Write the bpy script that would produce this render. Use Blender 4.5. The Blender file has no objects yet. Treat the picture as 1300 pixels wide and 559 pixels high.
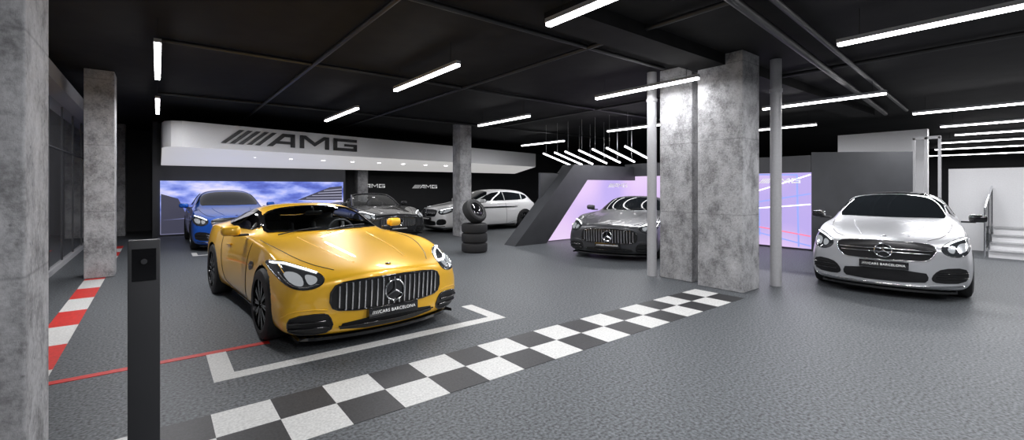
import bpy, bmesh, math, random
from mathutils import Vector, Matrix
from mathutils.bvhtree import BVHTree
random.seed(4)
scene = bpy.context.scene
scene.view_settings.view_transform = 'Standard'

# ------------------------------------------------------------------ materials
def mat(name, col, rough=.5, metal=0., coat=0., em=None, es=0., noise=0., nscale=40., bump=0., spec=.5, detail=4):
    m = bpy.data.materials.new(name); m.use_nodes = True
    nt = m.node_tree; b = nt.nodes['Principled BSDF']
    b.inputs['Base Color'].default_value = (*col, 1)
    b.inputs['Roughness'].default_value = rough
    b.inputs['Metallic'].default_value = metal
    b.inputs['Coat Weight'].default_value = coat
    b.inputs['Coat Roughness'].default_value = .02
    b.inputs['Specular IOR Level'].default_value = spec
    if em:
        b.inputs['Emission Color'].default_value = (*em, 1)
        b.inputs['Emission Strength'].default_value = es
    if noise or bump:
        tc = nt.nodes.new('ShaderNodeTexCoord')
        n = nt.nodes.new('ShaderNodeTexNoise'); n.inputs['Scale'].default_value = nscale
        n.inputs['Detail'].default_value = detail
        nt.links.new(tc.outputs['Object'], n.inputs['Vector'])
        if noise:
            r = nt.nodes.new('ShaderNodeValToRGB')
            r.color_ramp.elements[0].position = .3; r.color_ramp.elements[1].position = .7
            r.color_ramp.elements[0].color = (*[c*(1-noise) for c in col], 1)
            r.color_ramp.elements[1].color = (*[min(1, c*(1+noise)) for c in col], 1)
            nt.links.new(n.outputs['Fac'], r.inputs['Fac'])
            nt.links.new(r.outputs['Color'], b.inputs['Base Color'])
        if bump:
            bp = nt.nodes.new('ShaderNodeBump'); bp.inputs['Strength'].default_value = bump
            bp.inputs['Distance'].default_value = .01
            nt.links.new(n.outputs['Fac'], bp.inputs['Height'])
            nt.links.new(bp.outputs['Normal'], b.inputs['Normal'])
    return m

def concrete():
    m = bpy.data.materials.new('raw_concrete'); m.use_nodes = True
    nt = m.node_tree; b = nt.nodes['Principled BSDF']; b.inputs['Roughness'].default_value = .85
    b.inputs['Specular IOR Level'].default_value = .25
    tc = nt.nodes.new('ShaderNodeTexCoord')
    mp = nt.nodes.new('ShaderNodeMapping'); mp.inputs['Scale'].default_value = (1, 1, .8)
    n1 = nt.nodes.new('ShaderNodeTexNoise'); n1.inputs['Scale'].default_value = 3.4; n1.inputs['Detail'].default_value = 12; n1.inputs['Roughness'].default_value = .74
    n2 = nt.nodes.new('ShaderNodeTexNoise'); n2.inputs['Scale'].default_value = 45; n2.inputs['Detail'].default_value = 3
    mx = nt.nodes.new('ShaderNodeMix'); mx.data_type = 'FLOAT'; mx.inputs[0].default_value = .2
    r = nt.nodes.new('ShaderNodeValToRGB')
    r.color_ramp.elements[0].position = .36; r.color_ramp.elements[0].color = (.16, .16, .165, 1)
    r.color_ramp.elements[1].position = .66; r.color_ramp.elements[1].color = (.60, .60, .61, 1)
    e = r.color_ramp.elements.new(.45); e.color = (.30, .30, .305, 1)
    e = r.color_ramp.elements.new(.52); e.color = (.43, .43, .44, 1)
    v = nt.nodes.new('ShaderNodeTexVoronoi'); v.inputs['Scale'].default_value = 13; v.inputs['Randomness'].default_value = 1
    hr = nt.nodes.new('ShaderNodeMapRange'); hr.inputs['From Min'].default_value = .06; hr.inputs['From Max'].default_value = .13; hr.inputs['To Min'].default_value = .5
    sp = nt.nodes.new('ShaderNodeSeparateXYZ'); md = nt.nodes.new('ShaderNodeMath'); md.operation = 'PINGPONG'; md.inputs[1].default_value = .55
    jr = nt.nodes.new('ShaderNodeMapRange'); jr.inputs['From Max'].default_value = .012; jr.inputs['To Min'].default_value = .7
    m3 = nt.nodes.new('ShaderNodeMath'); m3.operation = 'MULTIPLY'
    mu = nt.nodes.new('ShaderNodeMix'); mu.data_type = 'RGBA'; mu.blend_type = 'MULTIPLY'; mu.inputs[0].default_value = 1
    bp = nt.nodes.new('ShaderNodeBump'); bp.inputs['Strength'].default_value = .7; bp.inputs['Distance'].default_value = .03
    nt.links.new(tc.outputs['Object'], mp.inputs['Vector']); nt.links.new(mp.outputs['Vector'], n1.inputs['Vector'])
    nt.links.new(tc.outputs['Object'], n2.inputs['Vector']); nt.links.new(tc.outputs['Object'], v.inputs['Vector'])
    nt.links.new(v.outputs['Distance'], hr.inputs['Value'])
    nt.links.new(tc.outputs['Object'], sp.inputs[0]); nt.links.new(sp.outputs['Z'], md.inputs[0]); nt.links.new(md.outputs[0], jr.inputs['Value'])
    nt.links.new(jr.outputs[0], m3.inputs[0]); nt.links.new(hr.outputs[0], m3.inputs[1])
    nt.links.new(n1.outputs['Fac'], mx.inputs[2]); nt.links.new(n2.outputs['Fac'], mx.inputs[3])
    nt.links.new(mx.outputs[0], r.inputs['Fac']); nt.links.new(r.outputs['Color'], mu.inputs[6]); nt.links.new(m3.outputs[0], mu.inputs[7])
    nt.links.new(mu.outputs[2], b.inputs['Base Color'])
    nt.links.new(mx.outputs[0], bp.inputs['Height']); nt.links.new(bp.outputs['Normal'], b.inputs['Normal'])
    return m

def screen_mat(name, stops, scale, strength, stretch=(1, 1, 1), vgrad=None, detail=6):
    m = bpy.data.materials.new(name); m.use_nodes = True
    nt = m.node_tree; b = nt.nodes['Principled BSDF']
    b.inputs['Base Color'].default_value = (.02, .02, .02, 1); b.inputs['Roughness'].default_value = .2
    tc = nt.nodes.new('ShaderNodeTexCoord'); mp = nt.nodes.new('ShaderNodeMapping')
    mp.inputs['Scale'].default_value = stretch
    n = nt.nodes.new('ShaderNodeTexNoise'); n.inputs['Scale'].default_value = scale; n.inputs['Detail'].default_value = detail
    r = nt.nodes.new('ShaderNodeValToRGB')
    els = r.color_ramp.elements
    els[0].position, els[0].color = stops[0][0], (*stops[0][1], 1)
    els[1].position, els[1].color = stops[-1][0], (*stops[-1][1], 1)
    for p, c in stops[1:-1]:
        e = els.new(p); e.color = (*c, 1)
    nt.links.new(tc.outputs['Object'], mp.inputs['Vector']); nt.links.new(mp.outputs['Vector'], n.inputs['Vector'])
    nt.links.new(n.outputs['Fac'], r.inputs['Fac'])
    out = r.outputs['Color']
    if vgrad:
        sp = nt.nodes.new('ShaderNodeSeparateXYZ'); mr = nt.nodes.new('ShaderNodeMapRange')
        nt.links.new(tc.outputs['Object'], sp.inputs[0]); nt.links.new(sp.outputs['Z'], mr.inputs['Value'])
        mr.inputs['From Min'].default_value = vgrad[0]; mr.inputs['From Max'].default_value = vgrad[1]
        mx = nt.nodes.new('ShaderNodeMix'); mx.data_type = 'RGBA'
        mx.inputs[6].default_value = (*vgrad[2], 1)
        nt.links.new(mr.outputs[0], mx.inputs[0]); nt.links.new(out, mx.inputs[7]); out = mx.outputs[2]
    nt.links.new(out, b.inputs['Emission Color']); b.inputs['Emission Strength'].default_value = strength
    return m

def clear_glass():
    m = bpy.data.materials.new('clear_glass'); m.use_nodes = True
    nt = m.node_tree; nt.nodes.clear()
    o = nt.nodes.new('ShaderNodeOutputMaterial'); t = nt.nodes.new('ShaderNodeBsdfTransparent')
    t.inputs[0].default_value = (.82, .86, .86, 1)
    g = nt.nodes.new('ShaderNodeBsdfGlossy'); g.inputs['Roughness'].default_value = .02
    lw = nt.nodes.new('ShaderNodeFresnel'); lw.inputs['IOR'].default_value = 1.45
    mx = nt.nodes.new('ShaderNodeMixShader')
    nt.links.new(lw.outputs[0], mx.inputs[0]); nt.links.new(t.outputs[0], mx.inputs[1]); nt.links.new(g.outputs[0], mx.inputs[2])
    nt.links.new(mx.outputs[0], o.inputs[0]); return m

M = dict(
    floor=mat('speckled_floor', (.088, .096, .103), .52, noise=.8, nscale=48, bump=.12, spec=.4, detail=3),
    ceil=mat('black_ceiling', (.011, .011, .0115), .8, noise=.3, nscale=3, spec=.2),
    dark=mat('dark_wall', (.03, .031, .034), .55, noise=.1, nscale=2),
    dgrey=mat('anthracite_panel', (.05, .052, .057), .45, noise=.08, nscale=3),
    lglass=mat('tinted_glass_wall', (.13, .13, .14), .05, noise=.1, nscale=1.5, coat=1, spec=1),
    lgrey=mat('light_grey_trim', (.42, .42, .43), .5, noise=.05),
    white=mat('white_plaster', (.78, .78, .79), .6, noise=.03),
    canopy=mat('canopy_white', (.88, .88, .89), .35, noise=.02),
    soffit=mat('soffit_added_glow', (.8, .8, .8), .5, em=(1, .98, .96), es=.45, noise=.02),  # slight emission added to brighten the canopy underside
    pipe=mat('pipe_grey_paint', (.42, .42, .43), .4, noise=.05),
    bpipe=mat('black_pipe', (.014, .014, .015), .45, noise=.1),
    red=mat('red_floor_paint', (.60, .02, .012), .5, noise=.15, nscale=30),
    wpaint=mat('white_floor_paint', (.62, .62, .60), .5, noise=.18, nscale=60),
    bpaint=mat('black_floor_paint', (.022, .022, .024), .5, noise=.6, nscale=70),
    conc=concrete(),
    lamp=mat('lamp_tube', (1, 1, 1), .4, em=(1, .98, 1), es=11),
    blk=mat('black_plastic', (.012, .012, .013), .35, noise=.1),
    gblk=mat('gloss_black', (.008, .008, .009), .08, coat=1, noise=.05),
    chrome=mat('chrome', (.78, .79, .81), .12, 1, noise=.02),
    rubber=mat('tyre_rubber', (.015, .015, .016), .7, noise=.2),
    rim=mat('dark_rim', (.035, .035, .037), .22, .8, coat=.5, noise=.05),
    disc=mat('brake_disc', (.35, .35, .36), .35, 1, noise=.05),
    glassd=mat('dark_car_glass', (.010, .012, .014), .04, noise=.02, spec=.3),
    glass=clear_glass(),
    lens=mat('headlight_dark', (.05, .055, .06), .08, .3, coat=1, noise=.05),
    lensin=mat('headlight_reflector', (.55, .57, .6), .15, .8, coat=1, em=(.9, .95, 1), es=.3, noise=.05),
    drl=mat('daylight_strip', (1, 1, 1), .3, em=(.92, .96, 1), es=3.5),
    tail=mat('tail_lamp_red', (.35, .01, .01), .2, coat=1, noise=.05),
    leather=mat('black_leather', (.07, .07, .072), .45, noise=.2, bump=.1),
    wtext=mat('white_lettering', (.85, .85, .85), .4, em=(1, 1, 1), es=.25),
    btext=mat('black_lettering', (.012, .012, .013), .4),
    p_yel=mat('paint_yellow', (.98, .54, .02), .36, .2, 1, noise=.02, nscale=200, spec=.7),
    p_blue=mat('paint_blue', (.01, .13, .68), .3, .35, 1, noise=.03, nscale=200),
    p_gry=mat('paint_graphite', (.06, .062, .068), .4, .35, .45, noise=.04, nscale=200),
    p_wht=mat('paint_satin_silver_white', (.62, .63, .65), .33, .5, .6, noise=.02, nscale=200),
    p_wht2=mat('paint_white', (.85, .85, .85), .3, 0, 1, noise=.02, nscale=200),
    p_blk=mat('paint_black_metal', (.03, .031, .034), .25, .4, 1, noise=.03, nscale=200),
)

# ------------------------------------------------------------------ helpers
def link(o, parent=None):
    scene.collection.objects.link(o)
    if parent: o.parent = parent
    return o

def empty(name, loc=(0, 0, 0), rz=0):
    e = bpy.data.objects.new(name, None); e.location = loc; e.rotation_euler = (0, 0, rz)
    e.empty_display_size = .2
    return link(e)

class MB:
    def __init__(s): s.bm = bmesh.new(); s.mats = []
    def mi(s, m):
        if m not in s.mats: s.mats.append(m)
        return s.mats.index(m)
    def _setm(s, vs, m):
        i = s.mi(m)
        for f in {f for v in vs for f in v.link_faces}: f.material_index = i
    def box(s, c, size, m, rot=None, bev=0):
        mx = Matrix.Translation(c) @ (rot or Matrix()) @ Matrix.Diagonal((*size, 1))
        r = bmesh.ops.create_cube(s.bm, size=1, matrix=mx)
        s._setm(r['verts'], m)
        if bev:
            es = list({e for v in r['verts'] for e in v.link_edges})
            rr = bmesh.ops.bevel(s.bm, geom=es, offset=bev, segments=3, affect='EDGES', profile=.5)
            i = s.mi(m)
            for f in rr['faces']: f.material_index = i
    def bx(s, x0, x1, y0, y1, z0, z1, m, bev=0):
        s.box(((x0+x1)/2, (y0+y1)/2, (z0+z1)/2), (x1-x0, y1-y0, z1-z0), m, bev=bev)
    def cyl(s, p, q, r, m, r2=None, seg=20):
        p = Vector(p); q = Vector(q); d = q-p
        mx = Matrix.Translation((p+q)/2) @ d.to_track_quat('Z', 'Y').to_matrix().to_4x4()
        a = bmesh.ops.create_cone(s.bm, cap_ends=True, segments=seg, radius1=r, radius2=r if r2 is None else r2, depth=d.length, matrix=mx)
        s._setm(a['verts'], m)
    def sph(s, c, size, m, rot=None, seg=20):
        mx = Matrix.Translation(c) @ (rot or Matrix()) @ Matrix.Diagonal((*size, 1))
        a = bmesh.ops.create_uvsphere(s.bm, u_segments=seg, v_segments=seg//2, radius=1, matrix=mx)
        s._setm(a['verts'], m)
    def lathe(s, prof, m, mx=Matrix(), seg=40, closed=False):
        rows = []
        for k in range(seg):
            a = 2*math.pi*k/seg
            rows.append([s.bm.verts.new(mx @ Vector((r*math.cos(a), r*math.sin(a), h))) for r, h in prof])
        i = s.mi(m); n = len(prof)
        for k in range(seg):
            A, B = rows[k], rows[(k+1) % seg]
            for j in range(n if closed else n-1):
                f = s.bm.faces.new((A[j], B[j], B[(j+1) % n], A[(j+1) % n])); f.material_index = i
    def torus(s, R, r, m, mx=Matrix(), seg=40, s2=10):
        s.lathe([(R+r*math.cos(2*math.pi*k/s2), r*math.sin(2*math.pi*k/s2)) for k in range(s2)], m, mx, seg, True)
    def poly(s, pts, m):
        f = s.bm.faces.new([s.bm.verts.new(p) for p in pts]); f.material_index = s.mi(m); return f
    def prism(s, pts, vec, m):
        vec = Vector(vec); n = len(pts); i = s.mi(m)
        a = [s.bm.verts.new(p) for p in pts]; b = [s.bm.verts.new(Vector(p)+vec) for p in pts]
        fs = [s.bm.faces.new(a[::-1]), s.bm.faces.new(b)]
        for k in range(n): fs.append(s.bm.faces.new((a[k], a[(k+1) % n], b[(k+1) % n], b[k])))
        for f in fs: f.material_index = i
    def obj(s, name, parent=None, ang=35, recalc=True):
        if recalc: bmesh.ops.recalc_face_normals(s.bm, faces=s.bm.faces)
        me = bpy.data.meshes.new(name)
        sharpen(s.bm, ang); s.bm.to_mesh(me); s.bm.free()
        for m in s.mats: me.materials.append(m)
        return link(bpy.data.objects.new(name, me), parent)

def sharpen(bm, ang):
    a = math.radians(ang)
    for f in bm.faces: f.smooth = True
    for e in bm.edges:
        e.smooth = not (len(e.link_faces) == 2 and e.calc_face_angle(0) > a)

def box(name, x0, x1, y0, y1, z0, z1, m, parent=None, bev=0):
    b = MB(); b.bx(x0, x1, y0, y1, z0, z1, m, bev); return b.obj(name, parent)

def tubes(name, lines, r, m, parent=None, closed=False):
    cu = bpy.data.curves.new(name, 'CURVE'); cu.dimensions = '3D'; cu.bevel_depth = r; cu.bevel_resolution = 2
    cu.use_fill_caps = True
    for pts in lines:
        sp = cu.splines.new('POLY'); sp.points.add(len(pts)-1)
        for i, p in enumerate(pts): sp.points[i].co = (*p, 1)
        sp.use_cyclic_u = closed
    cu.materials.append(m)
    return link(bpy.data.objects.new(name, cu), parent)

def chaikin(p, n, closed=True):
    for _ in range(n):
        q = []
        N = len(p)
        for i in range(N if closed else N-1):
            a, b = Vector(p[i]), Vector(p[(i+1) % N])
            q += [a*.75+b*.25, a*.25+b*.75]
        if not closed: q = [Vector(p[0])]+q+[Vector(p[-1])]
        p = q
    return [tuple(v) for v in p]

def inside(pt, poly):
    x, y = pt; c = False; n = len(poly)
    for i in range(n):
        x0, y0 = poly[i]; x1, y1 = poly[(i+1) % n]
        if (y0 > y) != (y1 > y) and x < (x1-x0)*(y-y0)/(y1-y0)+x0: c = not c
    return c

def inset(poly, d):
    n = len(poly); ar = sum(poly[i][0]*poly[(i+1) % n][1]-poly[(i+1) % n][0]*poly[i][1] for i in range(n)); sg = 1 if ar > 0 else -1
    out = []
    for i in range(n):
        p, a, b = Vector(poly[i]), Vector(poly[i-1]), Vector(poly[(i+1) % n])
        t = (b-a); t.normalize(); out.append(tuple(p+Vector((-t.y, t.x))*d*sg))
    return out

# ------------------------------------------------------------------ lettering and slashes
def lettering(name, parent, m, height, origin, rz, slashes=True, depth=.03, ry=0):
    b = MB(); t = .24; dv = (0, -depth/height, 0)
    def stroke(p, q, w=t):
        p = Vector((p[0], 0, p[1])); q = Vector((q[0], 0, q[1])); d = (q-p)
        d.normalize(); n = Vector((-d.z, 0, d.x))*w/2
        b.prism([p+n, q+n, q-n, p-n], dv, m)
    x = 0
    if slashes:
        for k in range(5):
            x0 = k*.42
            b.prism([(x0, 0, 0), (x0+.24, 0, 0), (x0+1.14, 0, 1), (x0+.90, 0, 1)], dv, m)
        x = 2.3
    b.prism([(x, 0, 0), (x+.3, 0, 0), (x+1.05, 0, .86), (x+1.05, 0, 1), (x+.85, 0, 1)], dv, m)
    b.prism([(x+.85, 0, .76), (x+1.55, 0, .76), (x+1.55, 0, 1), (x+.85, 0, 1)], dv, m)
    stroke((x+1.43, 0), (x+1.43, 1)); stroke((x+.5, .32), (x+1.43, .32), .2)
    x += 1.85
    stroke((x+.12, 0), (x+.12, 1)); stroke((x+1.68, 0), (x+1.68, 1))
    b.prism([(x, 0, 1), (x+.34, 0, 1), (x+.9, 0, .5), (x+.9, 0, .2)], dv, m)
    b.prism([(x+1.8, 0, 1), (x+.9, 0, .2), (x+.9, 0, .5), (x+1.46, 0, 1)], dv, m)
    x += 2.1
    stroke((x+.05, .88), (x+1.6, .88)); stroke((x+.12, 0), (x+.12, 1)); stroke((x, .12), (x+1.6, .12))
    stroke((x+1.5, 0), (x+1.5, .56), .22); stroke((x+.75, .48), (x+1.6, .48), .2)
    o = b.obj(name, parent, recalc=True)
    o.location = origin; o.rotation_euler = (0, ry, rz); o.scale = (height, height, height)
    return o

# ------------------------------------------------------------------ cars
def ring(st):
    x, W, zb, zs, y6, z6, y7, z7, z8, z9 = st; h = zs-zb
    half = [(0, zb), (.82*W, zb), (.965*W, zb+.07), (W, zb+.40*h), (.985*W, zb+.78*h), (.915*W, zs),
            (y6*W, z6), (y7*W, z7), (y7*.55*W, z8), (0, z9)]
    return [(x, y, z) for y, z in half] + [(x, -y, z) for y, z in half[8:0:-1]]

class Car:
    def __init__(s, name, loc, heading, sp, paint):
        s.e = empty(name, (loc[0], loc[1], 0), math.radians(heading)); s.sp = sp; s.paint = paint
        s.body()
    def body(s):
        sp = s.sp; bm = bmesh.new(); rings = []
        X = [t[0] for t in sp['st']]; Wm = max(t[1] for t in sp['st'])
        for t in sp['st']:
            rr = []
            for (x, y, z) in ring(t):
                def ss(a): a = max(0, min(1, a)); return a*a*(3-2*a)
                f = ss((x-sp['xf']*.8)/(X[0]-sp['xf']*.8)); r = ss((sp['xr']*.8-x)/(sp['xr']*.8-X[-1]))
                k = (abs(y)/Wm)**2.2
                rr.append(bm.verts.new((x-sp['bow']*f*k+sp['bow']*.7*r*k, y, z)))
            rings.append(rr)
        n = 18
        for A, B in zip(rings, rings[1:]):
            for j in range(n): bm.faces.new((A[j], A[(j+1) % n], B[(j+1) % n], B[j]))
        for R in (rings[0], rings[-1]):
            for q in ([0, 1, 8, 9], [1, 2, 7, 8], [2, 3, 6, 7], [3, 4, 5, 6]):
                bm.faces.new([R[i] for i in q]); bm.faces.new([R[(18-i) % 18] for i in q][::-1])
        bmesh.ops.recalc_face_normals(bm, faces=bm.faces)
        cl = bm.edges.layers.float.new('crease_edge')
        for A, B in zip(rings, rings[1:]):
            for j in (5, 13):
                e = bm.edges.get((A[j], B[j]))
                if e: e[cl] = sp.get('crease', .25)
        me = bpy.data.meshes.new('body'); bm.to_mesh(me); bm.free()
        o = link(bpy.data.objects.new('body', me), s.e)
        md = o.modifiers.new('s', 'SUBSURF'); md.levels = md.render_levels = 3
        dg = bpy.context.evaluated_depsgraph_get()
        m1 = bpy.data.meshes.new_from_object(o.evaluated_get(dg))
        s.bvh = BVHTree.FromPolygons([v.co.copy() for v in m1.vertices], [tuple(p.vertices) for p in m1.polygons])
        c = MB(); Rw = sp['R']; Ra = Rw+.03; s.axles = [sp['xf'], sp['xr']]
        for ax in s.axles:
            for sd in (1, -1):
                c.cyl((ax, sd*(Wm-.30), Rw), (ax, sd*(Wm+.25), Rw), Ra, M['blk'], seg=56)
        co = c.obj('cut'); tmp = [co]
        md = o.modifiers.new('b', 'BOOLEAN'); md.object = co; md.solver = 'EXACT'; md.operation = 'DIFFERENCE'
        ck = sp.get('cockpit')
        if ck:
            c2 = MB(); c2.bx(*ck, M['blk'], bev=.09); k = c2.obj('cut2'); tmp.append(k)
            md = o.modifiers.new('c', 'BOOLEAN'); md.object = k; md.solver = 'EXACT'; md.operation = 'DIFFERENCE'
        mw = o.parent; o.parent = None
        bpy.context.view_layer.update()
        dg = bpy.context.evaluated_depsgraph_get(); dg.update()
        m2 = bpy.data.meshes.new_from_object(o.evaluated_get(dg))
        o.modifiers.clear(); o.data = m2; o.parent = mw
        for t in tmp: bpy.data.objects.remove(t)
        m2.materials.clear(); m2.materials.append(s.paint); m2.materials.append(M['blk'])
        bm = bmesh.new(); bm.from_mesh(m2)
        op = sp.get('openings')
        kill = []
        for f in bm.faces:
            c = f.calc_center_median(); f.material_index = 0
            for ax in s.axles:
                if math.hypot(c.x-ax, c.z-Rw) < Ra+.004 and abs(c.y) > Wm-.31: f.material_index = 1
            if ck and ck[0]-.003 <= c.x <= ck[1]+.003 and abs(c.y) < ck[3]+.003:
                loc, nn, i, d = s.bvh.find_nearest(c)
                if d > .004: f.material_index = 1
            if c.z < sp['st'][4][2]+.02: f.material_index = 1
            if op and c.z > .93:
                for mode, out in op:
                    P = inset(chaikin(out, 1), .02)
                    if (mode == 'T' and inside((c.x, c.y), P) and f.normal.z > .2) or (mode == 'S' and abs(c.y) > .45 and inside((c.x, c.z), P)):
                        kill.append(f); break
        if kill: bmesh.ops.delete(bm, geom=kill, context='FACES')
        sharpen(bm, 38); bm.to_mesh(m2); bm.free()
        if op:
            md = o.modifiers.new('sol', 'SOLIDIFY'); md.thickness = .015; md.offset = -1; md.material_offset = 1; md.material_offset_rim = 1
        s.Wm = Wm; s.wheels()
    def wheels(s):
        R = s.sp['R']; w = .26
        for i, ax in enumerate(s.axles):
            for sd in (1, -1):
                b = MB(); T = Matrix.Rotation(-math.pi/2*1, 4, 'X')
                b.lathe([(.70*R, -w/2), (.80*R, -w/2-.008), (.95*R, -w/2+.01), (R, -w/2+.04), (R, w/2-.04), (.95*R, w/2-.01), (.80*R, w/2+.008), (.70*R, w/2)], M['rubber'], T, 48)
                b.lathe([(.79*R, w/2+.005), (.765*R, w/2+.003), (.75*R, w/2-.03), (.70*R, -w/2)], M['rim'], T, 48)
                b.torus(.77*R, .006, M['rim'], T @ Matrix.Translation((0, 0, w/2)), 48, 6)
                b.lathe([(.0, .03), (.54*R, .03), (.54*R, .0), (0, 0)], M['disc'], T, 40)
                b.lathe([(.0, w/2-.02), (.10*R, w/2-.02), (.16*R, w/2-.05), (.18*R, .0)], M['rim'], T, 30)
                for k in range(10):
                    a = 2*math.pi*k/10
                    for da in (-.09, .09):
                        p = Vector((math.cos(a)*.12*R, 0, math.sin(a)*.12*R)); q = Vector((math.cos(a+da)*.76*R, 0, math.sin(a+da)*.76*R))
                        d = (q-p); rot = Matrix.Rotation(-math.atan2(d.z, d.x), 4, 'Y')
                        mid = (p+q)/2; mid.y = w/2-.025
                        b.box(mid, (d.length, .028, .020), M['rim'], rot)
                o = b.obj('wheel_%d' % (i*2+(sd < 0)+1), s.e, 40)
                o.location = (ax, sd*(s.Wm-.015-w/2), R); o.rotation_euler = (0, 0, 0 if sd > 0 else math.pi)
    def pt(s, a, b, mode, off=.004, sd=1):
        if mode == 'F': o, d = Vector((6, a*sd, b)), Vector((-1, 0, 0))
        elif mode == 'R': o, d = Vector((-6, a*sd, b)), Vector((1, 0, 0))
        elif mode == 'S': o, d = Vector((a, 4*sd, b)), Vector((0, -sd, 0))
        else: o, d = Vector((a, b*sd, 4)), Vector((0, 0, -1))
        loc, n, i, dist = s.bvh.ray_cast(o, d)
        if loc is None:
            q = Vector({'F': (s.sp['st'][0][0]-.2, a*sd, b), 'R': (s.sp['st'][-1][0]+.2, a*sd, b), 'S': (a, s.Wm*sd, b), 'T': (a, b*sd, 1.)}[mode])
            loc, n, i, dist = s.bvh.find_nearest(q)
        return loc+n*off
    def patch(s, name, out, mode, m, off=.004, sm=2, sides=(1, -1), step=.035):
        bm = bmesh.new(); out = chaikin(out, sm)
        for sd in sides:
            b2 = bmesh.new(); b2.faces.new([b2.verts.new((a, b, 0)) for a, b in out])
            for ax in (0, 1):
                lo = min(p[ax] for p in out); hi = max(p[ax] for p in out); k = lo+step
                while k < hi:
                    co = [0, 0, 0]; co[ax] = k; no = [0, 0, 0]; no[ax] = 1
                    bmesh.ops.bisect_plane(b2, geom=b2.verts[:]+b2.edges[:]+b2.faces[:], plane_co=co, plane_no=no); k += step
            b2.verts.index_update()
            vs = [bm.verts.new(s.pt(v.co.x, v.co.y, mode, off, sd)) for v in b2.verts]
            for f in b2.faces:
                l = [vs[v.index] for v in f.verts]
                bm.faces.new(l if sd > 0 else l[::-1])
            b2.free()
        sharpen(bm, 60)
        me = bpy.data.meshes.new(name); bm.to_mesh(me); bm.free(); me.materials.append(m)
        return link(bpy.data.objects.new(name, me), s.e)
    def band(s, name, out, mode, m, wd, off=.007, sm=1, sides=(1, -1)):
        out = chaikin(out, sm); dn = []
        N = len(out)
        for i in range(N):
            a, b = Vector(out[i]), Vector(out[(i+1) % N]); k = max(1, int((b-a).length/.04))
            dn += [tuple(a.lerp(b, j/k)) for j in range(k)]
        inn = inset(dn, wd); bm = bmesh.new(); N = len(dn)
        mid = inset(dn, wd/2)
        for sd in sides:
            rows = [[bm.verts.new(s.pt(p[0], p[1], mode, off, sd)) for p in L] for L in (dn, mid, inn)]
            for A, B in zip(rows, rows[1:]):
                for i in range(N): bm.faces.new((A[i], A[(i+1) % N], B[(i+1) % N], B[i]))
        sharpen(bm, 60)
        me = bpy.data.meshes.new(name); bm.to_mesh(me); bm.free(); me.materials.append(m)
        return link(bpy.data.objects.new(name, me), s.e)
    def line(s, name, lines, mode, m, r=.006, off=.0, sides=(1, -1), closed=False, sm=0, n=6):
        L = []
        for pts in lines:
            if sm: pts = chaikin(pts, sm, closed)
            dense = []; N = len(pts)
            for i in range(N if closed else N-1):
                a, b = Vector(pts[i]), Vector(pts[(i+1) % N])
                nn = max(1, int((b-a).length/.03))
                for k in range(nn): dense.append(a.lerp(b, k/nn))
            if not closed: dense.append(Vector(pts[-1]))
            for sd in sides: L.append([s.pt(p[0], p[1], mode, off, sd) for p in dense])
        return tubes(name, L, r, m, s.e, closed)
    def star(s, z, r, disc=True):
        p = s.pt(0, z, 'F', .02); b = MB(); T = Matrix.Translation(p) @ Matrix.Rotation(math.pi/2, 4, 'Y')
        b.torus(r, r*.09, M['chrome'], T, 40, 8)
        if disc: b.lathe([(0, -.012), (r, -.012)], M['gblk'], T, 32)
        for k in range(3):
            a = math.radians(90+120*k); q = p+Vector((0, math.cos(a)*r*.97, math.sin(a)*r*.97))
            b.cyl(p, q, r*.14, M['chrome'], r*.03, 8)
        b.sph(p, (r*.12, r*.14, r*.14), M['chrome'], seg=10)
        b.obj('grille_emblem', s.e)
    def plate(s, z, w=.52, h=.10, text='/////CARS BARCELONA'):
        p = s.pt(0, z, 'F', .02); x = p.x+.012
        b = MB(); b.box((x-.03, 0, z), (.07, w, h), M['gblk'], bev=.006); b.obj('number_plate', s.e)
        cu = bpy.data.curves.new('plate_text', 'FONT'); cu.body = text; cu.size = h*.42; cu.align_x = 'CENTER'; cu.align_y = 'CENTER'; cu.extrude = .0005
        cu.space_character = 1.1
        cu.materials.append(M['wtext']); o = link(bpy.data.objects.new('plate_text', cu), s.e)
        o.location = (x+.0065, 0, z); o.rotation_euler = (math.pi/2, 0, math.pi/2)
    def mirrors(s, x, y, z, m=None):
        b = MB()
        for sd in (1, -1):
            R = Matrix.Rotation(sd*.22, 4, 'Z')
            b.box((x, sd*y, z), (.12, .20, .115), m or s.paint, R, bev=.045)
            b.box((x-.035, sd*y, z), (.06, .185, .10), M['glassd'], R, bev=.02)
            b.box((x+.0, sd*(y-.10), z-.055), (.06, .16, .025), M['blk'], bev=.008)
        b.obj('door_mirrors', s.e, 50)
    def seats(s, x=-.55):
        b = MB()
        for sd in (1, -1):
            b.box((x, sd*.36, .76), (.16, .46, .58), M['leather'], Matrix.Rotation(-.25, 4, 'Y'), bev=.06)
            b.box((x-.10, sd*.36, 1.04), (.10, .24, .17), M['leather'], Matrix.Rotation(-.2, 4, 'Y'), bev=.04)
            b.box((x+.30, sd*.36, .53), (.55, .48, .16), M['leather'], bev=.05)
            for k in (-1, 1):
                b.box((x+.05, sd*.36+k*.21, .80), (.14, .07, .42), M['leather'], Matrix.Rotation(-.25, 4, 'Y'), bev=.03)
        b.obj('seats', s.e)
        b = MB()
        b.box((.28, 0, .83), (.34, 1.36, .15), M['leather'], bev=.06)
        b.box((-.1, 0, .60), (.8, .22, .26), M['leather'], bev=.04)
        T = Matrix.Translation((.02, .36, .88)) @ Matrix.Rotation(math.radians(68), 4, 'Y')
        b.torus(.18, .016, M['leather'], T, 36, 8); b.sph((.03, .36, .88), (.03, .06, .06), M['leather'])
        b.box((.03, .36, .87), (.02, .34, .03), M['leather'])
        b.obj('dashboard', s.e)
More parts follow.
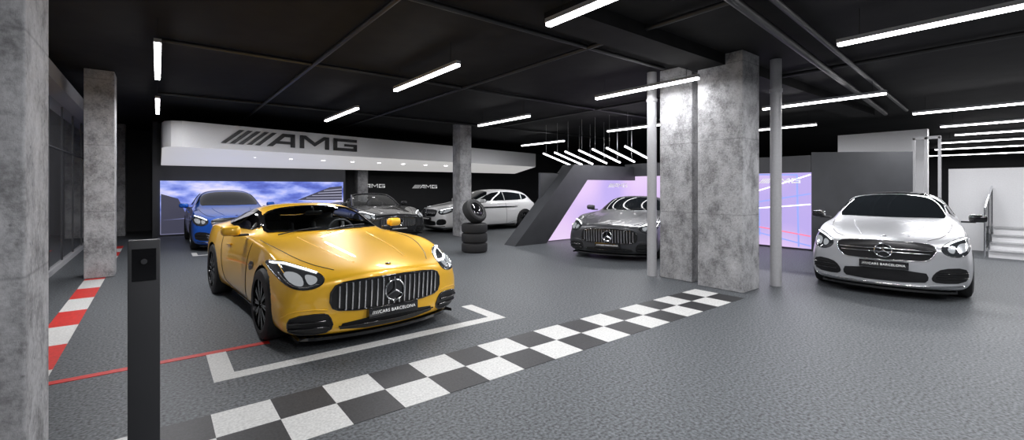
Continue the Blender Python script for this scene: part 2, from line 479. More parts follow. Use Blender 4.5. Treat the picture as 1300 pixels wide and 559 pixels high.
    def windscreen(s):
        base = [(.50, -.76, .90), (.58, -.5, .925), (.63, -.2, .94), (.64, 0, .945), (.63, .2, .94), (.58, .5, .925), (.50, .76, .90)]
        top = [(-.10, -.60, 1.235), (-.13, -.42, 1.265), (-.15, -.2, 1.28), (-.155, 0, 1.283), (-.15, .2, 1.28), (-.13, .42, 1.265), (-.10, .60, 1.235)]
        b = MB(); bm = b.bm; rows = []
        for k in range(7):
            t = k/6
            rows.append([bm.verts.new(Vector(p).lerp(Vector(q), t)+Vector((0, 0, .03*math.sin(math.pi*t)))) for p, q in zip(base, top)])
        for A, B in zip(rows, rows[1:]):
            for j in range(6): bm.faces.new((A[j], A[j+1], B[j+1], B[j]))
        b.mi(M['glass']); b.obj('windscreen_glass', s.e)
        L = [tuple(Vector(base[0]).lerp(Vector(top[0]), k/6)+Vector((0, 0, .03*math.sin(math.pi*k/6)))) for k in range(7)]
        R = [(x, -y, z) for x, y, z in L]
        tubes('windscreen_frame', [L+top[1:-1]+R[::-1]], .030, s.paint, s.e)
    def inner_mirror(s):
        b = MB(); b.box((-.02, 0, 1.16), (.02, .22, .06), M['gblk'], bev=.008); b.cyl((-.02, 0, 1.17), (-.10, 0, 1.24), .01, M['blk'])
        b.obj('rear_view_mirror', s.e)

def gt_stations(coupe=True):
    f = [(2.27, .89, .20, .56, .74, .60, .50, .64, .66, .67),
         (2.22, .94, .13, .63, .74, .665, .50, .695, .715, .72),
         (2.06, .965, .11, .715, .74, .715, .50, .735, .755, .76),
         (1.75, .972, .12, .81, .74, .775, .50, .78, .805, .805),
         (1.34, .98, .12, .885, .74, .84, .50, .835, .86, .855),
         (.95, .955, .12, .895, .74, .875, .54, .875, .90, .90),
         (.56, .94, .12, .90, .78, .91, .64, .92, .935, .94)]
    if coupe:
        r = [(.18, .935, .12, .91, .86, .93, .70, 1.08, 1.12, 1.125),
             (-.17, .935, .12, .92, .86, .945, .67, 1.22, 1.265, 1.275),
             (-.5, .94, .12, .92, .86, .95, .65, 1.24, 1.285, 1.29),
             (-.9, .965, .12, .935, .84, .96, .62, 1.20, 1.255, 1.265),
             (-1.29, .99, .12, .955, .82, .98, .58, 1.12, 1.175, 1.18),
             (-1.7, .98, .12, .955, .78, .985, .54, 1.03, 1.06, 1.07),
             (-2.05, .95, .14, .93, .75, .955, .5, .97, .98, .985)]
    else:
        r = [(.15, .935, .12, .905, .85, .915, .655, .92, .925, .925),
             (-.5, .945, .12, .92, .85, .925, .62, .93, .93, .93),
             (-.95, .97, .12, .945, .84, .965, .61, .98, .985, .985),
             (-1.29, .99, .12, .96, .82, .98, .58, 1.0, 1.01, 1.01),
             (-1.7, .98, .12, .95, .78, .975, .54, .99, 1.0, 1.0),
             (-2.05, .95, .14, .92, .75, .94, .5, .955, .96, .96)]
    t = [(-2.22, .90, .22, .86, .74, .885, .5, .905, .91, .915), (-2.28, .84, .32, .78, .74, .80, .5, .82, .825, .83)]
    return f+r+t

def saloon_stations(kind='saloon'):
    f = [(2.32, .82, .22, .60, .74, .65, .5, .70, .73, .74),
         (2.26, .865, .14, .68, .74, .725, .5, .77, .795, .80),
         (2.08, .888, .12, .77, .76, .80, .5, .82, .84, .845),
         (1.80, .892, .13, .84, .76, .855, .5, .875, .89, .89),
         (1.42, .898, .13, .905, .76, .91, .5, .92, .935, .94),
         (1.02, .888, .13, .935, .80, .96, .67, .985, 1.005, 1.015),
         (.58, .885, .13, .94, .87, .98, .72, 1.18, 1.225, 1.235),
         (.14, .885, .13, .945, .87, .985, .70, 1.335, 1.395, 1.41),
         (-.3, .885, .13, .95, .87, .985, .68, 1.365, 1.425, 1.44)]
    if kind == 'saloon':
        r = [(-.8, .885, .13, .96, .86, .995, .66, 1.34, 1.40, 1.415),
             (-1.28, .895, .13, .98, .84, 1.01, .63, 1.24, 1.30, 1.315),
             (-1.70, .885, .13, .99, .80, 1.03, .58, 1.10, 1.14, 1.15),
             (-2.05, .86, .15, .98, .76, 1.01, .5, 1.03, 1.045, 1.05),
             (-2.25, .82, .20, .93, .74, .96, .5, .98, .99, .995),
             (-2.32, .76, .30, .84, .74, .87, .5, .89, .90, .90)]
    else:
        r = [(-.8, .885, .13, .96, .86, .995, .665, 1.36, 1.42, 1.435),
             (-1.28, .895, .13, .98, .85, 1.01, .66, 1.33, 1.39, 1.405),
             (-1.62, .885, .13, .98, .83, 1.01, .64, 1.26, 1.33, 1.345),
             (-1.85, .87, .15, .97, .80, 1.0, .6, 1.10, 1.14, 1.15),
             (-1.98, .83, .20, .92, .76, .95, .5, .98, .99, .995),
             (-2.04, .77, .30, .84, .74, .87, .5, .89, .90, .90)]
    return f+r

def sym(h): return h+[(x, -y) for x, y in h[-2:0:-1]]
GT_WS = sym([(.56, 0), (.54, .3), (.47, .58), (.38, .70), (.10, .665), (-.10, .62), (-.16, .3), (-.175, 0)])
GT_SW = [(.30, .985), (-.10, 1.17), (-.5, 1.215), (-.9, 1.175), (-1.25, 1.07), (-1.15, 1.0), (-.5, .975)]
GT_RW = [(-1.0, 0), (-1.0, .45), (-1.25, .45), (-1.8, .40), (-1.85, 0), (-1.8, -.40), (-1.25, -.45), (-1.0, -.45)]

def gt_car(name, loc, hd, paint, coupe=True, see=False):
    sp = dict(st=gt_stations(coupe), xf=1.34, xr=-1.29, R=.35, bow=.33, crease=.45)
    if not coupe: sp['cockpit'] = (-1.0, .42, -.70, .70, .42, 1.6)
    if see: sp['openings'] = [('T', GT_WS), ('S', GT_SW), ('T', GT_RW)]
    c = Car(name, loc, hd, sp, paint)
    gr = [(-.44, .635), (0, .65), (.44, .635), (.57, .585), (.58, .41), (.48, .365), (0, .35), (-.48, .365), (-.58, .41), (-.57, .585)]
    c.patch('grille_opening', gr, 'F', M['blk'], .004, 1, (1,))
    c.line('grille_surround', [gr], 'F', M['gblk'], .010, .004, (1,), True, 1)
    sl = []
    for k in range(-9, 10):
        y = k*.056
        if abs(y) < .085: sl.append([(y, .375), (y, .415)]); sl.append([(y, .60), (y, .63)]); continue
        ed = abs(y) > .47
        sl.append([(y, .40 if ed else .372), (y, .598 if ed else .635-abs(y)*.03)])
    c.line('grille_slats', sl, 'F', M['chrome'], .0085, .014, (1,))
    c.star(.505, .098)
    hl = [(.60, .69), (.64, .61), (.77, .575), (.885, .605), (.93, .71), (.925, .80), (.85, .795), (.71, .745)]
    c.patch('headlights', hl, 'F', M['lens'], .005, 2)
    c.line('headlight_rim', [hl], 'F', M['gblk'], .006, .003, (1, -1), True, 2)
    c.patch('headlight_reflectors', [(.655, .68), (.68, .63), (.745, .612), (.75, .70)], 'F', M['lensin'], .009, 2)
    c.patch('headlight_reflectors_outer', [(.765, .705), (.77, .608), (.83, .612), (.87, .65), (.885, .725)], 'F', M['lensin'], .009, 2)
    c.line('headlight_chrome', [[(.66, .625), (.78, .593), (.87, .622), (.90, .71)]], 'F', M['chrome'], .005, .010, sm=1)
    c.line('daylight_strips', [[(.645, .705), (.76, .748), (.85, .78), (.91, .782)]], 'F', M['drl'], .009, .010, sm=1)
    it = [(.58, .335), (.64, .36), (.87, .345), (.90, .27), (.86, .18), (.62, .165), (.54, .22)]
    c.patch('side_intakes', it, 'F', M['blk'], .004, 1)
    c.line('intake_fins', [[(.61, .29), (.88, .285)], [(.58, .235), (.88, .23)]], 'F', M['gblk'], .011, .014)
    c.line('intake_rim', [it], 'F', M['gblk'], .007, .004, (1, -1), True, 1)
    c.line('bumper_crease', [[(.60, .385), (.72, .40), (.88, .385), (.93, .33)]], 'F', paint, .010, -.004, sm=1)
    c.patch('lower_grille', [(-.46, .27), (.46, .27), (.50, .165), (-.50, .165)], 'F', M['blk'], .004, 1, (1,))
    c.line('lower_fin', [[(-.50, .22), (0, .215), (.50, .22)]], 'F', M['gblk'], .008, .012, (1,))
    L = [c.pt(y, .15, 'F', .03) for y in [k*.06-.84 for k in range(29)]]
    b = MB()
    for p, q in zip(L, L[1:]):
        P = [Vector((p.x, p.y, .10)), Vector((q.x, q.y, .10)), Vector((q.x-.22, q.y, .10)), Vector((p.x-.22, p.y, .10))]
        b.prism(P, (0, 0, .028), M['gblk'])
    b.obj('front_splitter', c.e)
    c.plate(.315)
    p = c.pt(2.12, 0, 'T', .004); b = MB(); b.sph(p, (.03, .03, .006), M['chrome'], seg=16); b.obj('hood_badge', c.e)
    c.line('hood_shut_line', [[(2.02, .50), (1.75, .64), (1.34, .76), (.9, .80), (.60, .79)]], 'T', M['blk'], .004, .0015, sm=1)
    c.line('hood_crease', [[(1.95, .28), (1.5, .36), (1.0, .40), (.7, .42)]], 'T', paint, .014, -.008, sm=1)
    c.line('door_shut_lines', [[(.62, .88), (.60, .55), (.52, .25)], [(.52, .25), (-.55, .25), (-.70, .45), (-.78, .75), (-.80, .90)]], 'S', M['blk'], .004, .001, sm=1)
    c.patch('fender_vent', [(.72, .70), (.96, .72), (.93, .64), (.74, .60)], 'S', M['blk'], .004, 1)
    c.line('fender_vent_fin', [[(.73, .665), (.94, .68)]], 'S', M['chrome'], .006, .01)
    c.patch('side_skirt', [(.90, .22), (-.86, .22), (-.86, .13), (.90, .13)], 'S', M['gblk'], .01, 0)
    c.line('door_handle', [[(-.50, .77), (-.30, .78)]], 'S', paint, .012, .008)
    c.patch('tail_lamps', [(.45, .80), (.86, .76), (.88, .70), (.45, .73)], 'R', M['tail'], .006, 1)
    c.patch('rear_diffuser', [(-.7, .36), (.7, .36), (.6, .22), (-.6, .22)], 'R', M['blk'], .006, 0, (1,))
    tubes('wipers', [[tuple(c.pt(x, y, 'T', o)) for x, y, o in ((.60, -.05, .02), (.50, .2, .02), (.43, .5, .02))], [tuple(c.pt(x, y, 'T', o)) for x, y, o in ((.58, -.60, .02), (.53, -.35, .02), (.50, -.1, .02))]], .007, M['blk'], c.e)
    if coupe:
        G = M['glass'] if see else M['glassd']
        c.patch('windscreen', GT_WS, 'T', G, .005, 1, (1,))
        c.patch('side_windows', GT_SW, 'S', G, .005, 1)
        c.patch('rear_window', GT_RW, 'T', G, .005, 1, (1,))
        if see:
            c.band('windscreen_border', GT_WS, 'T', M['gblk'], .04, sides=(1,))
            c.band('side_window_border', GT_SW, 'S', M['gblk'], .03)
            c.band('rear_window_border', GT_RW, 'T', M['gblk'], .05, sides=(1,))
            c.seats(); c.inner_mirror()
        c.mirrors(.28, 1.02, 1.0)
    else:
        c.windscreen(); c.seats(); c.inner_mirror(); c.mirrors(.38, .99, .98)
        b = MB()
        for sd in (1, -1): b.torus(.17, .022, M['gblk'], Matrix.Translation((-.88, sd*.36, .93)) @ Matrix.Rotation(math.pi/2, 4, 'Y'), 30, 8)
        b.box((-.92, 0, .90), (.10, 1.34, .14), M['leather'], bev=.04)
        b.obj('rollover_hoops', c.e)
    return c

def saloon_car(name, loc, hd, paint, kind='saloon', blackroof=True):
    c = Car(name, loc, hd, dict(st=saloon_stations(kind), xf=1.42, xr=-1.28, R=.34, bow=.34, crease=.45), paint)
    gr = [(-.42, .765), (0, .78), (.42, .765), (.54, .71), (.47, .555), (.36, .525), (-.36, .525), (-.47, .555), (-.54, .71)]
    c.patch('grille_opening', gr, 'F', M['blk'], .004, 1, (1,))
    c.line('grille_surround', [gr], 'F', M['chrome'], .005, .006, (1,), True, 1)
    c.line('grille_blades', [[(-.48, .67), (0, .68), (.48, .67)], [(-.46, .63), (0, .635), (.46, .63)]], 'F', M['chrome'], .008, .018, (1,))
    c.star(.65, .092)
    hl = [(.56, .72), (.59, .64), (.70, .595), (.82, .63), (.86, .74), (.862, .83), (.79, .835), (.66, .785)]
    c.patch('headlights', hl, 'F', M['lens'], .005, 2)
    c.line('headlight_rim', [hl], 'F', M['gblk'], .005, .003, (1, -1), True, 2)
    c.patch('headlight_reflectors', [(.62, .71), (.64, .655), (.695, .64), (.70, .745)], 'F', M['lensin'], .009, 2)
    c.patch('headlight_reflectors_outer', [(.715, .75), (.72, .645), (.785, .66), (.815, .70), (.825, .77)], 'F', M['lensin'], .009, 2)
    c.line('daylight_strips', [[(.60, .73), (.69, .78), (.81, .82)]], 'F', M['drl'], .009, .010, sm=1)
    it = [(.50, .38), (.58, .45), (.79, .47), (.835, .38), (.79, .27), (.54, .25), (.47, .29)]
    c.patch('side_intakes', it, 'F', M['blk'], .004, 1)
    c.line('intake_fins', [[(.53, .385), (.81, .40)], [(.52, .33), (.81, .335)]], 'F', M['gblk'], .009, .014)
    c.patch('lower_grille', [(-.42, .40), (.42, .40), (.46, .30), (.40, .235), (-.40, .235), (-.46, .30)], 'F', M['blk'], .004, 1, (1,))
    c.line('lower_wing', [[(-.78, .235), (-.5, .205), (0, .195), (.5, .205), (.78, .235)]], 'F', M['chrome'] if blackroof else M['gblk'], .010, .012, (1,), sm=1)
    L = [c.pt(y, .16, 'F', .025) for y in [k*.06-.72 for k in range(25)]]
    b = MB()
    for p, q in zip(L, L[1:]):
        b.prism([Vector((p.x, p.y, .11)), Vector((q.x, q.y, .11)), Vector((q.x-.2, q.y, .11)), Vector((p.x-.2, p.y, .11))], (0, 0, .028), M['gblk'])
    b.obj('front_splitter', c.e)
    c.plate(.46)
    p = c.pt(2.12, 0, 'T', .004); b = MB(); b.sph(p, (.028, .028, .006), M['chrome'], seg=16); b.obj('hood_badge', c.e)
    c.line('hood_shut_line', [[(2.10, .44), (1.85, .60), (1.4, .68), (1.02, .70)]], 'T', M['blk'], .004, .0015, sm=1)
    c.line('hood_crease', [[(2.05, .25), (1.6, .36), (1.15, .42)]], 'T', paint, .014, -.006, sm=1)
    ws = sym([(1.02, 0), (.99, .3), (.92, .55), (.84, .64), (.5, .635), (.20, .60), (.16, .3), (.15, 0)])
    c.patch('windscreen', ws, 'T', M['glassd'], .005, 1, (1,))
    if kind == 'saloon':
        c.patch('side_windows', [(.72, 1.03), (.14, 1.29), (-.3, 1.335), (-.8, 1.31), (-1.40, 1.13), (-1.45, 1.07), (-.8, 1.03)], 'S', M['glassd'], .005, 1)
        rw = [(-1.0, .50), (-1.75, .47), (-1.78, 0), (-1.75, -.47), (-1.0, -.50), (-.95, 0)]
        c.patch('rear_window', rw, 'T', M['glassd'], .005, 1, (1,))
        c.line('pillar_line', [[(-.42, 1.02), (-.42, 1.32)]], 'S', M['gblk'], .012, .006)
        c.patch('tail_lamps', [(.40, .86), (.74, .88), (.76, .76), (.45, .78)], 'R', M['tail'], .006, 1)
    else:
        c.patch('side_windows', [(.72, 1.03), (.14, 1.29), (-.3, 1.335), (-.8, 1.325), (-1.45, 1.24), (-1.55, 1.08), (-.8, 1.03)], 'S', M['glassd'], .005, 1)
        c.patch('tail_lamps', [(.45, .92), (.72, .94), (.76, .80), (.50, .80)], 'R', M['tail'], .006, 1)
        c.line('pillar_line', [[(-.42, 1.02), (-.42, 1.32)], [(-1.2, 1.04), (-1.25, 1.28)]], 'S', paint, .016, .006)
    if blackroof:
        rf = [(.10, .58), (-.3, .57), (-.85, .53), (-.88, 0), (-.85, -.53), (-.3, -.57), (.10, -.58), (.10, 0)]
        c.patch('roof_panel', rf, 'T', M['gblk'], .004, 1, (1,))
    dl = [[(.86, .90), (.84, .55), (.80, .22)], [(-.42, .94), (-.44, .22)], [(.80, .22), (-.44, .20), (-.90, .30)], [(-1.02, .62), (-.90, .30)]]
    c.line('door_shut_lines', dl, 'S', M['blk'], .004, .001)
    c.patch('side_skirt', [(.98, .20), (-.86, .20), (-.86, .13), (.98, .13)], 'S', M['gblk'], .01, 0)
    c.line('door_handle', [[(-.28, .84), (-.10, .84)], [(-1.0, .86), (-.84, .86)]], 'S', paint, .012, .008)
    c.mirrors(.66, .98, 1.04, M['gblk'] if blackroof else None)
    return c

gt_car('yellow_sports_coupe', (1.66, 6.42), -86, M['p_yel'], True, True)
gt_car('graphite_sports_coupe', (9.29, 6.93), 203, M['p_gry'], True)
saloon_car('silver_white_saloon_car', (9.99, 2.06), 189, M['p_wht'], 'saloon', True)
saloon_car('blue_coupe_car', (1.50, 14.75), -90, M['p_blue'], 'saloon', False)
gt_car('black_sports_roadster', (5.5, 14.5), -90, M['p_blk'], False)
saloon_car('white_hatchback_car', (9.40, 13.7), 180, M['p_wht2'], 'hatch', False)

# ------------------------------------------------------------------ room shell
H = 3.45
XE, YN, YS, XW = 36, 20, -7, -1.45
box('floor', XW-.2, XE, YS, YN+.2, -.1, 0, M['floor'])
box('ceiling', XW-.2, XE, YS, YN+.2, H, H+.15, M['ceil'])
box('wall_back', XW-.2, XE, YN, YN+.15, 0, H, M['dark'])
box('wall_front', XW-.2, XE, YS-.15, YS, 0, H, M['dark'])
box('wall_east', XE, XE+.15, YS, YN, 0, H, M['dark'])
b = MB(); b.bx(XW-.1, XW, YS, YN, 0, H, M['lglass']); b.obj('wall_left')
b = MB()
for k in range(14):
    y = 1.0+k*1.4
    b.bx(XW, XW+.015, y-.012, y+.012, .1, 3.05, M['dgrey'])
b.bx(XW, XW+.02, YS, YN, 2.2, 2.22, M['dgrey'])
b.obj('window_frame_left')
box('trim_1', XW, XW+.25, YS, YN, 3.08, 3.32, M['lgrey'])
box('baseboard_left', XW, XW+.04, YS, YN, 0, .09, M['lgrey'])

# canopy
fp = [(.08, 17.35), (.08, 13.75), (.12, 13.42), (.25, 13.2), (.45, 13.09), (.75, 13.135), (13.8, 15.8), (13.8, 17.35)]
b = MB(); bm = b.bm; wi, si = b.mi(M['canopy']), b.mi(M['soffit'])
top = [bm.verts.new((x, y, 3.06)) for x, y in fp]
bot = [bm.verts.new((x, y, 2.45 if 1 <= i <= 6 else 2.17)) for i, (x, y) in enumerate(fp)]
n = len(fp)
for i in range(n):
    f = bm.faces.new((top[i], top[(i+1) % n], bot[(i+1) % n], bot[i])); f.material_index = wi
f = bm.faces.new(top); f.material_index = wi
for tri in ((0, 1, 2), (0, 2, 3), (0, 3, 4), (0, 4, 5), (0, 5, 6), (0, 6, 7)):
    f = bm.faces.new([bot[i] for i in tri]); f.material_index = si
can = b.obj('display_canopy', None, 30)
a = math.atan2(15.8-13.135, 13.8-.75)
lettering('canopy_lettering', can, M['btext'], .36, (1.22, 13.21, 2.60), a, True, .03).scale = (.47, .36, .36)
b = MB()
for k in range(12):
    x = 1.2+k*1.0; y = 14.5+x*.17
    b.cyl((x, y, 2.40), (x, y, 2.36), .06, M['lamp'])
b.obj('soffit_downlights', can)

box('wall_display_back', 0, 5.6, 17.36, 17.5, 0, H, M['dgrey'])
box('wall_display_side', -.12, 0, 17.0, 17.5, 0, H, M['dgrey'])
sky = screen_mat('sky_screen', [(.30, (.06, .08, .40)), (.42, (.14, .20, .70)), (.52, (.38, .45, .95)), (.61, (.72, .70, .98)), (.73, (1, .92, .92))], 1.0, 1.0, (1, 1, 2.6), (.35, .95, (.20, .20, .32)), 6)
b = MB(); b.bx(.06, 5.5, 17.30, 17.355, .06, 1.70, sky)
s = b.obj('display_screen')
b = MB(); sg = mat('screen_track_grey', (.02, .02, .03), .4, em=(.05, .05, .08), es=1); sg2 = mat('screen_stand_light', (.02, .02, .03), .4, em=(.45, .45, .6), es=1)
b.prism([(3.9, 17.295, 1.05), (5.45, 17.295, 1.02), (5.45, 17.295, 1.55), (5.0, 17.295, 1.5)], (0, .005, 0), sg)
for k in range(4):
    b.prism([(4.2+k*.2, 17.292, 1.10+k*.09), (5.45, 17.292, 1.09+k*.11), (5.45, 17.292, 1.12+k*.11), (4.2+k*.2, 17.292, 1.12+k*.09)], (0, .004, 0), sg2)
b.prism([(.08, 17.295, .08), (5.45, 17.295, .08), (5.45, 17.295, .80), (3.0, 17.295, .62), (.08, 17.295, .50)], (0, .005, 0), sg)
b.prism([(.08, 17.293, .5), (.75, 17.293, .55), (.5, 17.293, 1.15), (.08, 17.293, 1.3)], (0, .005, 0), sg)
b.obj('screen_grandstand', s)
for (x, z) in ((6.9, 1.48), (9.6, 1.45)):
    o = lettering('wall_lettering', None, M['wtext'], .17, (x, YN-.02, z), 0, True, .015)

def column(x0, x1, y0, y1, z1=H):
    b = MB(); b.bx(x0, x1, y0, y1, 0, z1, M['conc'], bev=.012); return b.obj('concrete_column')
column(-.95, -.46, 2.9, 3.45)
column(-.95, -.57, 10.1, 10.6)
column(-1.2, -.78, 18.3, 18.8)
column(6.5, 7.02, 3.0, 3.68)
column(6.62, 7.12, 3.84, 4.42)
column(7.2, 7.6, 11.7, 12.15)
column(6.2, 6.6, 17.7, 18.1)
for (x, y) in ((6.60, 4.56), (7.42, 2.93)):
    b = MB(); b.cyl((x, y, 0), (x, y, H-.002), .078, M['pipe'], seg=28)
    b.cyl((x, y, 2.95), (x, y, 3.0), .09, M['pipe'], seg=28); b.obj('drain_pipe')

b = MB(); b.bx(3.4, 14, 3.25, 3.75, H-.16, H-.001, M['ceil']); b.obj('ceiling_beam')
b = MB()
for (p, q, r) in (((4, 2.1, 3.34), (14.3, 3.1, 3.34), .05), ((4, 1.85, 3.37), (14.3, 2.7, 3.37), .035), ((1.9, 0, 3.4), (1.9, 17, 3.4), .03),
                  ((4.6, 0, 3.4), (4.6, 15, 3.4), .03), ((0, 7.4, 3.41), (14, 7.4, 3.41), .03), ((0, 11.6, 3.41), (14, 11.6, 3.41), .03), ((8.4, -3, 3.4), (8.4, 12, 3.4), .03),
                  ((-1, 4.2, 3.41), (6.4, 4.2, 3.41), .03)):
    b.cyl(p, q, r, M['bpipe'], seg=12)
b.obj('ceiling_pipes')

def lamp(x, y0, y1, z=3.1, w=76):
    e = empty('ceiling_tube_lamp', (x, (y0+y1)/2, z)); L = y1-y0
    b = MB(); b.bx(-.035, .035, -L/2, L/2, .012, .055, M['lgrey']); b.bx(-.03, .03, -L/2+.01, L/2-.01, -.02, .012, M['lamp'])
    for k in (-.4, .4): b.cyl((0, k*L, .05), (0, k*L, H-z-.005), .004, M['bpipe'], seg=6)
    b.obj('tube_fitting', e)
    li = bpy.data.lights.new('tube_light', 'AREA'); li.shape = 'RECTANGLE'; li.size = .06; li.size_y = L; li.energy = w; li.color = (.97, .97, 1)
    o = link(bpy.data.objects.new('tube_light', li), e); o.location = (0, 0, -.03)
for t in ((0, 6.37, 8.44), (3.08, 5.05, 7.05), (3.18, 9.1, 11.3), (3.02, 1.25, 3.28), (6.55, 7.7, 9.75), (11.0, 11.1, 13.4),
                  (6.22, 3.5, 5.47, 3.1, 34), (6.0, -.3, 1.73), (9.75, 2.1, 4.1), (12.95, .3, 2.35), (10.1, 6.5, 8.45), (13.2, 4.25, 6.2),
                  (0, -1.6, .4), (3.0, -2.6, -.6), (6.0, -4.2, -2.2), (9.5, -1.9, .1), (0, 10.4, 12.4, 3.1, 45), (13, -3.6, -1.6),  # tubes out of view are added, extending the grid to soften the light
                  (16.3, 0, 2.4), (19.2, 0, 2.5), (22.3, .5, 3.3), (26, .5, 4), (31, 1, 5), (16.3, -3.4, -1.2)):
    lamp(*t)
e = empty('tilted_lamp_cluster', (10, 8.8, 2.4)); b = MB()
for y in (7.3, 7.9, 8.4, 8.9, 9.45, 9.9, 10.4):
    p = Vector((-.6, y-8.8, .15)); q = Vector((.6, y-8.8, -.18)); d = q-p
    b.box((p+q)/2, (d.length, .03, .03), M['lamp'], Matrix.Rotation(math.atan2(-d.z, d.x), 4, 'Y'))
    b.box((p+q)/2+Vector((0, 0, .03)), (d.length, .04, .025), M['bpipe'], Matrix.Rotation(math.atan2(-d.z, d.x), 4, 'Y'))
    for t in (.1, .9):
        r = p.lerp(q, t); b.cyl(r, (r.x, r.y, H-2.4-.005), .003, M['lgrey'], seg=6)
b.obj('lamp_bars', e)

# right display: portal frame, two screens, back panels and dark side wing as one installation
pink = screen_mat('pink_screen', [(.35, (.52, .42, .86)), (.5, (.78, .58, .92)), (.65, (.92, .76, .97))], .4, 1.0, detail=1)
dp = empty('display_portal', (10, 8, 0))
def child(o, par):
    o.parent = par; o.matrix_parent_inverse = Matrix.Translation(par.location).inverted(); return o
b = MB()
b.prism([(7.12, 8.95, 0), (8.21, 8.95, 0), (9.82, 8.95, 1.72), (12.1, 8.95, 1.72), (12.1, 8.95, 2.15), (9.27, 8.95, 2.15)], (0, .45, 0), M['dgrey'])
b.bx(8.3, 12.1, 9.3, 9.38, 0, 1.9, M['dgrey'])
b.bx(12.12, 12.3, 3.98, 9.4, 0, 2.25, M['dgrey'])
b.bx(11.98, 12.14, 3.98, 9.0, 1.85, 2.25, M['dgrey'])
b.prism([(12.02, 3.975, 0), (13.55, 2.45, 0), (13.69, 2.59, 0), (12.30, 3.975, 0)], (0, 0, 2.32), M['dgrey'])
child(b.obj('portal_frame'), dp)
b = MB(); b.poly([(8.21, 9.2, .02), (12.05, 9.2, .02), (12.05, 9.2, 1.72), (9.8, 9.2, 1.72)], pink)
b.bx(12.05, 12.12, 3.98, 9.3, .05, 1.85, pink)
lb = mat('screen_line_blue', (.1, .15, .5), .4, em=(.30, .38, .80), es=.9); lr = mat('screen_line_red', (.5, .05, .1), .4, em=(.85, .25, .4), es=.9); lw = mat('screen_line_white', (1, 1, 1), .4, em=(1, .95, 1), es=1.1)
def sline(y0, z0, y1, z1, w, m):
    p = Vector((12.045, y0, z0)); q = Vector((12.045, y1, z1)); d = q-p
    b.box((p+q)/2, (.004, d.length, w), m, Matrix.Rotation(math.atan2(d.z, d.y), 4, 'X'))
vy, vz = 7.2, .75
for y0, z0, m in ((4.0, 1.8, lw), (4.0, 1.35, lb), (4.0, 1.1, lw), (4.0, .35, lr), (4.0, .12, lb), (5.4, 1.8, lb), (5.2, .08, lw)):
    sline(y0, z0, y0+(vy-y0)*.8, z0+(vz-z0)*.8, .03, m)
for t in (0, .3, .52, .7):
    y = 4.25+(vy-4.25)*t; h0 = .08+(vz-.08)*t; h1 = 1.8+(vz-1.8)*t
    sline(y, h0, y+.04, h1, .03*(1.2-t), lb); sline(y+.03, h1, y+1.4*(1-t), h1+.04*(1-t), .03*(1.2-t), lb)
child(b.obj('portal_screens'), dp)
child(lettering('screen_lettering', None, M['wtext'], .12, (12.03, 5.15, 1.6), -math.pi/2, True, .01), dp)
child(lettering('screen_lettering', None, M['wtext'], .12, (11.0, 9.19, 1.5), 0, True, .01), dp)
box('wall_office', 16, 16.15, 2.6, 4.6, 0, 3.05, M['white'])
b = MB(); b.bx(15.3, 15.42, YS, 2.1, 0, 1.95, M['white']); b.obj('wall_low')
# white steps with a glass balustrade
b = MB()
for k in range(4):
    b.bx(14.0+k*.28, 15.29, -4, 1.30, k*.15 if k else 0.0, (k+1)*.15-.02, M['white'])
    b.bx(13.975+k*.28, 15.29, -4, 1.30, (k+1)*.15-.02, (k+1)*.15, M['lgrey'])
for x in (14.05, 14.65, 15.22):
    b.cyl((x, 1.36, 0), (x, 1.36, 1.05+(x-14.05)*.4), .018, M['chrome'], seg=12)
b.cyl((14.05, 1.36, 1.05), (15.22, 1.36, 1.05+1.17*.4), .02, M['chrome'], seg=12)
b.prism([(14.07, 1.355, .12), (15.20, 1.355, .3), (15.20, 1.355, 1.42), (14.07, 1.355, .98)], (0, .01, 0), M['glass'])
b.obj('entrance_steps')
b = MB()
for y in (2.14, 2.38, 2.6): b.bx(14.45, 14.53, y-.025, y+.025, 0, 2.7, M['lgrey'])
b.bx(14.45, 14.53, 2.12, 2.62, 2.65, 2.72, M['lgrey']); b.bx(14.45, 14.53, 2.12, 2.62, 1.0, 1.04, M['lgrey'])
b.obj('door_1')

# ------------------------------------------------------------------ floor markings
b = MB(); S = .35
for r in range(2):
    for k in range(-3, 18):
        x0 = -.075+k*S; x1 = min(x0+S, 6.42)
        if x1 <= x0: continue
        white = (k+r) % 2 == 1
        b.bx(x0, x1, 3.56-S*(r+1), 3.56-S*r, 0.0, .003, M['wpaint'] if white else M['bpaint'])
b.obj('checkered_floor_strip')
for (s0, s1, i0) in ((5.03, 10.08, 0), (10.62, 15.2, 1)):
    b = MB(); ys = [5.03]+[5.25+.78*i for i in range(0, 14)]
    for i, (a0, a1) in enumerate(zip(ys, ys[1:])):
        a0 = max(a0, s0); a1 = min(a1, s1)
        if a1 > a0: b.bx(-.93, -.68, a0, a1, 0, .003, M['wpaint'] if i % 2 == 0 else M['red'])
    b.obj('painted_kerb_strip')
box('red_floor_line', -.93, .85, 4.85, 4.93, 0, .0035, M['red'])
b = MB(); b.bx(.34, 3.15, 4.13, 4.27, 0, .003, M['wpaint']); b.bx(.34, .49, 4.27, 4.85, 0, .003, M['wpaint']); b.bx(3.0, 3.15, 4.27, 4.85, 0, .003, M['wpaint'])
b.obj('parking_bay_marking')
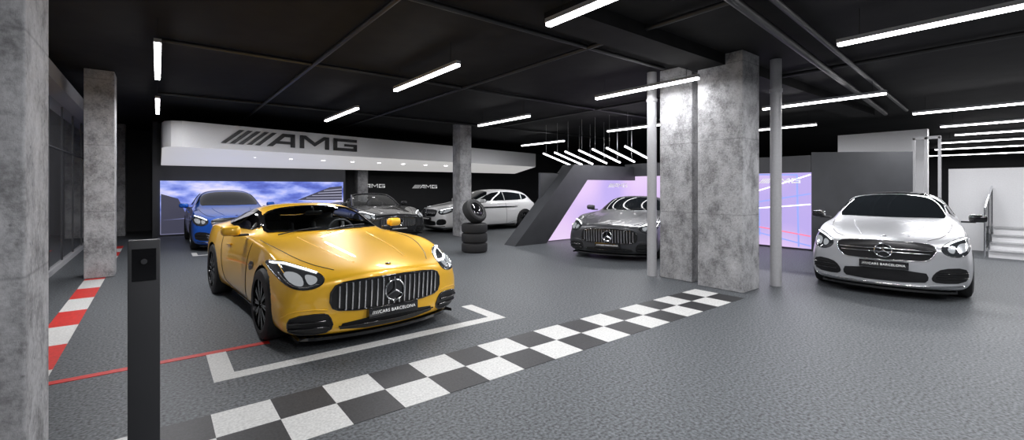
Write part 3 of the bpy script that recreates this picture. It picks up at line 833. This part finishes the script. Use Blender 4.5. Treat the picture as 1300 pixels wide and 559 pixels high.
b = MB(); b.bx(.6, 2.9, 12.0, 12.1, 0, .003, M['wpaint']); b.bx(.6, .7, 12.1, 12.6, 0, .003, M['wpaint']); b.bx(2.8, 2.9, 12.1, 12.6, 0, .003, M['wpaint'])
b.obj('parking_bay_marking')

b = MB()
b.bx(-.11, .01, 2.75, 2.80, 0, 1.25, M['dark'], bev=.004)
b.bx(-.095, -.005, 2.744, 2.75, 1.06, 1.21, M['gblk'])
b.cyl((-.05, 2.745, 1.15), (-.05, 2.738, 1.15), .012, M['dark'])
b.bx(-.16, .06, 2.70, 2.85, 0, .012, M['dark'])
b.obj('info_post')

b = MB()
def tyre(mx):
    R, w = .30, .215
    b.lathe([(.62*R, -w/2), (.85*R, -w/2-.004), (.97*R, -w/2+.02), (R, -w/2+.05), (R, w/2-.05), (.97*R, w/2-.02), (.85*R, w/2+.004), (.62*R, w/2), (.60*R, 0)], M['rubber'], mx, 40, True)
for k in range(3): tyre(Matrix.Translation((5.8, 8.8, .113+k*.222)))
T = Matrix.Translation((5.8, 8.8, .94)) @ Matrix.Rotation(math.radians(-75), 4, 'Z') @ Matrix.Rotation(math.radians(58), 4, 'Y')
tyre(T)
b.sph(T @ Vector((0, 0, .02)), (.20, .20, .12), M['gblk'], T.to_3x3().to_4x4(), 28)
b.torus(.19, .006, M['lgrey'], T @ Matrix.Translation((0, 0, .10)), 40, 8)
b.cyl((5.8, 8.8, .60), (5.8, 8.8, .9), .05, M['blk'])
b.obj('tyre_stack')

# ------------------------------------------------------------------ world & camera
w = bpy.data.worlds.new('w'); scene.world = w; w.use_nodes = True
w.node_tree.nodes['Background'].inputs[0].default_value = (.05, .05, .055, 1)
cam = bpy.data.cameras.new('camera'); cam.sensor_width = 36; cam.lens = 573/1300*36; cam.shift_y = -41.5/1300
cam.clip_start = .02; cam.clip_end = 200
co = link(bpy.data.objects.new('camera', cam)); co.location = (0, 0, 1.5)
co.rotation_euler = (math.pi/2, 0, math.radians(-38.14))
scene.camera = co
